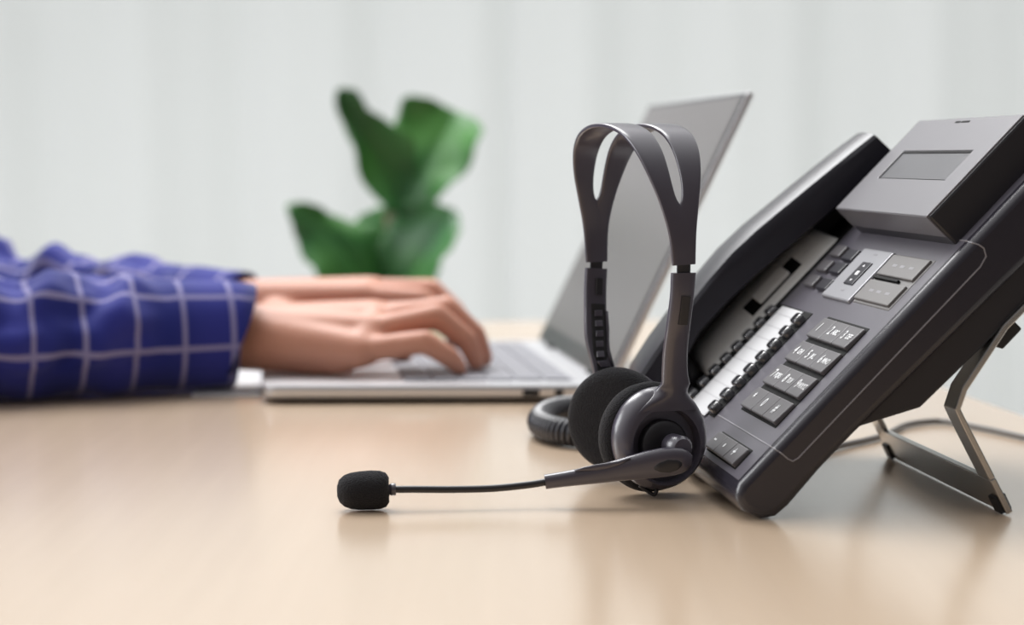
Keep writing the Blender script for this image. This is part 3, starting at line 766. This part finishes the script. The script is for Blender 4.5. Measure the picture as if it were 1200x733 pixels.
# forearms, upper arms
RA = [(-.205, 1.535, .040), (-.30, 1.500, .044), (-.455, 1.435, .055), (-.62, 1.405, .33)]
LA = [(-.222, 1.748, .047), (-.31, 1.790, .048), (-.400, 1.826, .042), (-.520, 1.860, .060), (-.570, 1.858, .17), (-.62, 1.845, .33)]
chain(RA, [.0235, .026, .028, .044]); chain(LA, [.0230, .025, .026, .028, .032, .044])
# torso, neck, head
chain([(-.62, 1.405, .33), (-.66, 1.50, .36), (-.67, 1.62, .385), (-.66, 1.75, .36), (-.62, 1.845, .33)], [.052, .058, .058, .058, .052])
ellipsoid(bm, Q(-.66, 1.625, .24), (.110, .175, .170)); ellipsoid(bm, Q(-.68, 1.625, .04), (.105, .155, .20)); ellipsoid(bm, Q(-.70, 1.625, -.18), (.115, .165, .12))
chain([(-.66, 1.625, .40), (-.63, 1.625, .49)], [.058, .052])
hc = Q(-.600, 1.625, .590)
ellipsoid(bm, hc + V(-.012, 0, .020), (.096, .076, .098)); ellipsoid(bm, hc + V(.022, 0, -.040), (.066, .058, .072))
ellipsoid(bm, hc + V(.052, 0, -.088), (.024, .026, .020))                         # chin
capsule(bm, hc + V(.078, 0, .012), .0085, hc + V(.100, 0, -.022), .0125)            # nose
for s in (-1, 1):
    ellipsoid(bm, hc + V(.096, s * .012, -.026), (.009, .008, .007))
    capsule(bm, hc + V(.078, s * .012, .030), .008, hc + V(.066, s * .046, .030), .008)   # brow
    ellipsoid(bm, hc + V(.062, s * .034, -.020), (.020, .022, .018))               # cheek
    ellipsoid(bm, hc + V(-.006, s * .076, -.006), (.020, .008, .031))              # ear
    capsule(bm, hc + V(.083, 0, -.056), .0065, hc + V(.076, s * .020, -.057), .005)    # upper lip
    capsule(bm, hc + V(.081, 0, -.066), .0070, hc + V(.075, s * .017, -.065), .005)
body = obj('body', bm, M_skin, per)
m = body.modifiers.new('r', 'REMESH'); m.mode = 'VOXEL'; m.voxel_size = .0030; m.use_smooth_shade = True
m = body.modifiers.new('s', 'SMOOTH'); m.iterations = 3; m.factor = .5
bake(body)
for p in body.data.polygons: p.use_smooth = True
# nails
bm = bmesh.new()
# eyes, hair
for s in (-1, 1):
    bm2 = bmesh.new(); ellipsoid(bm2, hc + V(.068, s * .031, .010), (.0135, .0135, .0125)); ey = obj('eye', bm2, M_eye, body, smooth=True)
    bm2 = bmesh.new(); ellipsoid(bm2, hc + V(.0795, s * .031, .006), (.0030, .0055, .0055)); obj('iris', bm2, M_iris, body, smooth=True)
bm.free()
bm = bmesh.new(); ellipsoid(bm, hc + V(-.022, 0, .034), (.102, .082, .100), n=32)
for v in list(bm.verts):
    if v.co.x - hc.x > .052 and v.co.z - hc.z < .075: v.co.x = hc.x + .052 - .03
    if v.co.z - hc.z < -.030: v.co.z = hc.z - .030
obj('hair', bm, M_hair, body, smooth=True)
# torso cloth
bm = bmesh.new()
chain([(-.56, 1.402, .255), (-.62, 1.405, .33), (-.66, 1.50, .36), (-.67, 1.62, .380), (-.66, 1.75, .36), (-.62, 1.845, .33), (-.57, 1.848, .255)], [.060, .062, .066, .066, .066, .062, .060])
ellipsoid(bm, Q(-.66, 1.625, .24), (.122, .190, .178)); ellipsoid(bm, Q(-.68, 1.625, .04), (.118, .170, .21)); ellipsoid(bm, Q(-.70, 1.625, -.16), (.128, .178, .12))
sh = obj('shirt', bm, M_plaid_obj, per)
m = sh.modifiers.new('r', 'REMESH'); m.mode = 'VOXEL'; m.voxel_size = .007; m.use_smooth_shade = True
m = sh.modifiers.new('s', 'SMOOTH'); m.iterations = 4; bake(sh)
for p in sh.data.polygons: p.use_smooth = True

def sleeve(path, rv, rh, seed, tilt, zmin):
    """cloth tube with creases; UV in metres so that the checks keep their size"""
    P = cr(path, 16); n = 56; N = len(P); bm = bmesh.new(); uvl = bm.loops.layers.uv.new('UVMap')
    Ls = [0]
    for a, b in zip(P, P[1:]): Ls.append(Ls[-1] + (b - a).length)
    rows = []
    for i, p in enumerate(P):
        d = (P[min(i+1, N-1)] - P[max(i-1, 0)]).normalized()
        if i == 0: d = (d + V(0, 0, tilt)).normalized()
        s = d.cross(V(0, 0, 1)); s = s.normalized() if s.length > .2 else V(0, 1, 0)
        u = s.cross(d).normalized()
        if u.z < 0 and abs(d.z) < .8: u, s = -u, -s
        L = Ls[i]; a_v, a_h = lerp(rv, L), lerp(rh, L); row = []
        for k in range(n):
            a = 2*PI*k/n
            w = 0
            if L > .052:
                f = min(1, (L - .052) / .03)
                w = f * (.0062 * math.sin(L * 95 + 2.2 * math.sin(a + seed) + seed) * (.5 + .5 * math.sin(a * 2 + L * 30 + seed)) + .0105 * noise.noise(V(L * 24, math.cos(a) * 1.6, math.sin(a) * 1.6 + seed)) + .0052 * noise.noise(V(L * 60, math.cos(a) * 3, math.sin(a) * 3 + seed)))
                if math.sin(a) < -.4: w *= .3
            else: w = .0008 * math.sin(a * 3 + seed)
            q = p + s * math.cos(a) * (a_h + w) + u * math.sin(a) * (a_v + w)
            if q.z < zmin and L < .36: q.z = zmin + (q.z - zmin) * .03
            row.append((q, L, a * .5 * (a_v + a_h)))
        rows.append(row)
    VR = [[bm.verts.new(q) for q, _, _ in r] for r in rows]
    for i in range(N - 1):
        for k in range(n):
            j = (k + 1) % n; f = bm.faces.new((VR[i][k], VR[i][j], VR[i+1][j], VR[i+1][k]))
            for lp, (ii, kk, k2) in zip(f.loops, ((i, k, k), (i, j, k + 1), (i+1, j, k + 1), (i+1, k, k))):
                rad = .038
                lp[uvl].uv = (rows[ii][kk][1], 2*PI*k2/n * rad)
    o = obj('sleeve', bm, M_plaid, sh, smooth=True, recalc=True)
    m = o.modifiers.new('t', 'SOLIDIFY'); m.thickness = .0018; m.offset = -1
    o.data.materials.append(M_lining); m.material_offset = 1; m.material_offset_rim = 0
    return o
sleeve([Q(-.2080, 1.528, .0430), Q(-.255, 1.512, .0425), Q(-.31, 1.490, .0425), Q(-.38, 1.462, .0435), Q(-.445, 1.437, .050), Q(-.490, 1.424, .090), Q(-.53, 1.415, .16), Q(-.59, 1.405, .29)],
       [(0, .0400), (.05, .0415), (.12, .0430), (.22, .0455), (.30, .055), (.5, .058)], [(0, .040), (.05, .042), (.12, .046), (.22, .050), (.30, .056), (.5, .058)], 1.3, .42, T + .0015)
sleeve([Q(-.2350, 1.753, .0440), Q(-.28, 1.775, .0430), Q(-.33, 1.797, .0440), Q(-.40, 1.826, .0430), Q(-.480, 1.852, .045), Q(-.545, 1.862, .085), Q(-.565, 1.858, .17), Q(-.60, 1.846, .29)],
       [(0, .0330), (.05, .0370), (.12, .0420), (.22, .0480), (.30, .055), (.5, .058)], [(0, .036), (.05, .040), (.12, .046), (.22, .050), (.30, .056), (.5, .058)], 4.1, .25, T + .0015)
# trousers and shoes
bm = bmesh.new()
for y in (1.53, 1.72):
    chain([(-.70, y, -.215), (-.36, y, -.205)], [.085, .068]); chain([(-.36, y, -.215), (-.36, y, -.66)], [.064, .050])
chain([(-.70, 1.53, -.215), (-.70, 1.72, -.215)], [.10, .10])
tr = obj('trousers', bm, M_trouser, per); m = tr.modifiers.new('r', 'REMESH'); m.mode = 'VOXEL'; m.voxel_size = .010; m.use_smooth_shade = True; bake(tr)
for y in (1.53, 1.72):
    bm = bmesh.new(); ellipsoid(bm, Q(-.30, y, -.695), (.135, .048, .043)); 
    for v in bm.verts: v.co.z = max(v.co.z, .001)
    obj('shoe', bm, M_rubber, per, smooth=True)
# the chair that carries the person
ch = empty('office_chair', (-.74, 1.625, 0)); tag(ch, 'dark fabric office chair under the person in the checked shirt', 'chair')
bm = bmesh.new(); box(bm, (-.22, -.23, .375), (.22, .23, .430)); obj('seat', bm, M_chair, ch, bevel=.02, seg=4)
bm = bmesh.new(); box(bm, (-.26, -.21, .50), (-.205, .21, .98)); obj('backrest', bm, M_chair, ch, bevel=.02, seg=4)
bm = bmesh.new(); tube(bm, [(-.10, 0, .385), (-.235, 0, .40), (-.245, 0, .60)], .018); obj('back_bracket', bm, M_rubber, ch)
bm = bmesh.new(); tube(bm, [(0, 0, .06), (0, 0, .385)], .026); obj('post', bm, M_steel, ch, smooth=True)
for k in range(5):
    a = 2*PI*k/5; bm = bmesh.new(); tube(bm, [(0, 0, .085), (.27*math.cos(a), .27*math.sin(a), .062)], [.022, .015]); lg = obj('leg', bm, M_rubber, ch)
    bm = bmesh.new(); ellipsoid(bm, V(.27*math.cos(a), .27*math.sin(a), .027), (.026, .026, .026)); obj('caster', bm, M_rubber, lg, smooth=True)

# ------------------------------------------------------------------ potted plant beyond the desk
pl = empty('potted_plant', (-.165, 2.72, 0)); tag(pl, 'green broad-leaved potted plant standing beyond the desk behind the typing hands', 'potted plant')
pq = V(-.165, 2.72, 0)
bm = bmesh.new(); lathe(bm, [(.0005, 0), (.105, 0), (.112, .01), (.140, .26), (.142, .275), (.132, .275), (.126, .24), (.0005, .24)], (0, 0, 1), (0, 0, 0), n=40); pt = obj('pot', bm, M_pot, pl, auto=40)
bm = bmesh.new(); lathe(bm, [(.0005, .236), (.128, .236), (.120, .252), (.0005, .256)], (0, 0, 1), (0, 0, 0), n=30); obj('soil', bm, M_soil, pl, smooth=True)
bm = bmesh.new(); tube(bm, cr([(0, 0, .24), (.012, .01, .42), (-.006, 0, .60), (.004, 0, .76), (.004, .005, .84)], 6), [.013 - .0002*i for i in range(25)]); obj('trunk', bm, M_stem, pl, smooth=True)
def leaf(base, tip, width, up, bow, cup_, wave, prof, seed, side=0):
    """base, tip: world points relative to the table height; up: direction the upper face looks to"""
    b, t = V(base[0], base[1], base[2] + T) - pq, V(tip[0], tip[1], tip[2] + T) - pq
    d = t - b; L = d.length; dn = d.normalized(); u = Vector(up); u = (u - dn * u.dot(dn)).normalized(); s = dn.cross(u)
    bm = bmesh.new(); n, m_ = 18, 10; R = []
    for i in range(n + 1):
        x = i / n; w = width * lerp(prof, x)
        c = b + d * x + u * (bow * L * math.sin(PI * x)) + s * (side * L * math.sin(PI * x))
        row = []
        for k in range(-m_, m_ + 1):
            y = k / m_
            z = cup_ * w * y * y + wave * abs(y)**2 * math.sin(x * 13 + seed + (1.5 if k > 0 else 0)) - .004 * math.exp(-(y*9)**2)
            row.append(bm.verts.new(c + s * (w * y) + u * z))
        R.append(row)
    for a, q in zip(R, R[1:]):
        for k in range(2 * m_): bm.faces.new((a[k], a[k+1], q[k+1], q[k]))
    o = obj('leaf', bm, M_leaf, pl, smooth=True)
    mm = o.modifiers.new('t', 'SOLIDIFY'); mm.thickness = .0012
    bm = bmesh.new(); ps = [b + d * (i/12) + s * (side * L * math.sin(PI * i/12)) + u * (bow * L * math.sin(PI * i/12) - .0035) for i in range(13)]
    tube(bm, ps, [.0034 - .0002 * i for i in range(13)], n=8); obj('midrib', bm, M_leaf, o, smooth=True)
    bm = bmesh.new(); q0 = V(.004, .004, max(.62, b.z - .06)); tube(bm, cr([q0, q0.lerp(b, .6) + V(0, 0, -.01), b], 5), .0035, n=8); obj('leaf_stalk', bm, M_stem, pl, smooth=True)
std = [(0, .12), (.12, .45), (.35, .72), (.62, 1), (.82, .86), (.94, .5), (1, .08)]
nar = [(0, .28), (.2, .85), (.45, 1), (.65, .74), (.80, .44), (.92, .38), (.98, .30), (1, .10)]
leaf((-.1420, 2.70, .100), (-.2280, 2.68, .262), .044, (.45, -1, .25), -.05, .55, .009, nar, .4, .05)           # upper left, curled tip
leaf((-.1480, 2.72, .090), (-.0740, 2.74, .236), .066, (-.35, -1, .35), .03, .35, .010, [(0, .3), (.15, .62), (.4, .85), (.7, 1.0), (.88, .98), (.96, .84), (1, .5)], 2.0)   # upper right, broad
leaf((-.1660, 2.68, -.040), (-.2900, 2.64, .112), .074, (.55, -.9, .5), .06, -.25, .013, [(0, .5), (.2, .95), (.45, 1), (.65, .66), (.80, .36), (.92, .24), (.98, .2), (1, .08)], 1.1, .10)     # lower left
leaf((-.1750, 2.70, -.045), (-.0760, 2.66, .106), .066, (-.55, -.8, .45), .05, .30, .009, std, 3.1)          # lower right
leaf((-.1700, 2.74, -.040), (-.1560, 2.80, .110), .060, (.1, -1, .2), .02, .3, .008, std, 5.0)              # between, behind
leaf((-.1650, 2.76, -.060), (-.1700, 2.90, .050), .070, (0, -.4, 1), .04, .2, .008, std, .9)
leaf((-.1650, 2.70, -.080), (-.1900, 2.58, -.075), .060, (0, -.3, 1), .12, .1, .008, std, 4.4)

# ------------------------------------------------------------------ light
wd = bpy.data.worlds.new('daylight'); SC.world = wd; wd.use_nodes = True
nt = wd.node_tree; nt.nodes.clear()
out = nt.nodes.new('ShaderNodeOutputWorld'); bg = nt.nodes.new('ShaderNodeBackground'); tc = nt.nodes.new('ShaderNodeTexCoord')
dt = nt.nodes.new('ShaderNodeVectorMath'); dt.operation = 'DOT_PRODUCT'; dt.inputs[1].default_value = V(-.42, .62, .66).normalized()
rp = nt.nodes.new('ShaderNodeValToRGB'); mr = nt.nodes.new('ShaderNodeMapRange'); mr.inputs['From Min'].default_value = -1; mr.inputs['From Max'].default_value = 1
nt.links.new(tc.outputs['Generated'], dt.inputs[0]); nt.links.new(dt.outputs['Value'], mr.inputs['Value']); nt.links.new(mr.outputs['Result'], rp.inputs['Fac'])
els = rp.color_ramp.elements
els[0].position = .20; els[0].color = (.055, .050, .050, 1)
els[1].position = .84; els[1].color = (1.0, 1.0, 1.0, 1)
x = els.new(.50); x.color = (.20, .195, .20, 1)
nt.links.new(rp.outputs['Color'], bg.inputs['Color']); bg.inputs['Strength'].default_value = 1.45
nt.links.new(bg.outputs[0], out.inputs['Surface'])

def area(name, loc, target, size, power, color=(1, 1, 1)):
    l = bpy.data.lights.new(name, 'AREA'); l.shape = 'RECTANGLE'; l.size, l.size_y = size; l.energy = power; l.color = color
    o = bpy.data.objects.new(name, l); COL.objects.link(o); o.location = loc
    o.rotation_euler = (Vector(target) - Vector(loc)).to_track_quat('-Z', 'Y').to_euler(); return o
area('overhead_area_light', (-.6, 2.6, 2.75), (0, 1.2, T), (1.5, 1.5), 70)  # unseen overhead light added for soft shadows and highlights
area('window_light', (-3.0, 1.9, 1.9), (0, 1.3, T), (1.6, 1.6), 55, (.96, .98, 1))

# ------------------------------------------------------------------ camera
cam = bpy.data.cameras.new('camera'); co = bpy.data.objects.new('camera', cam); COL.objects.link(co)
cam.sensor_width = 36; cam.lens = 72; cam.clip_start = .02; cam.clip_end = 60
co.location = (0, 0, .174 + T); co.rotation_euler = (PI/2 - math.atan((366.5 - 185) / 2400), 0, 0)
cam.dof.use_dof = True; cam.dof.focus_distance = 1.045; cam.dof.aperture_fstop = 5.6; cam.dof.aperture_blades = 0
SC.camera = co

vs = SC.view_settings
SC.display_settings.display_device = 'sRGB'
vs.view_transform = 'Standard'; vs.look = 'None'; vs.gamma = 1; vs.use_curve_mapping = False; vs.exposure = 0
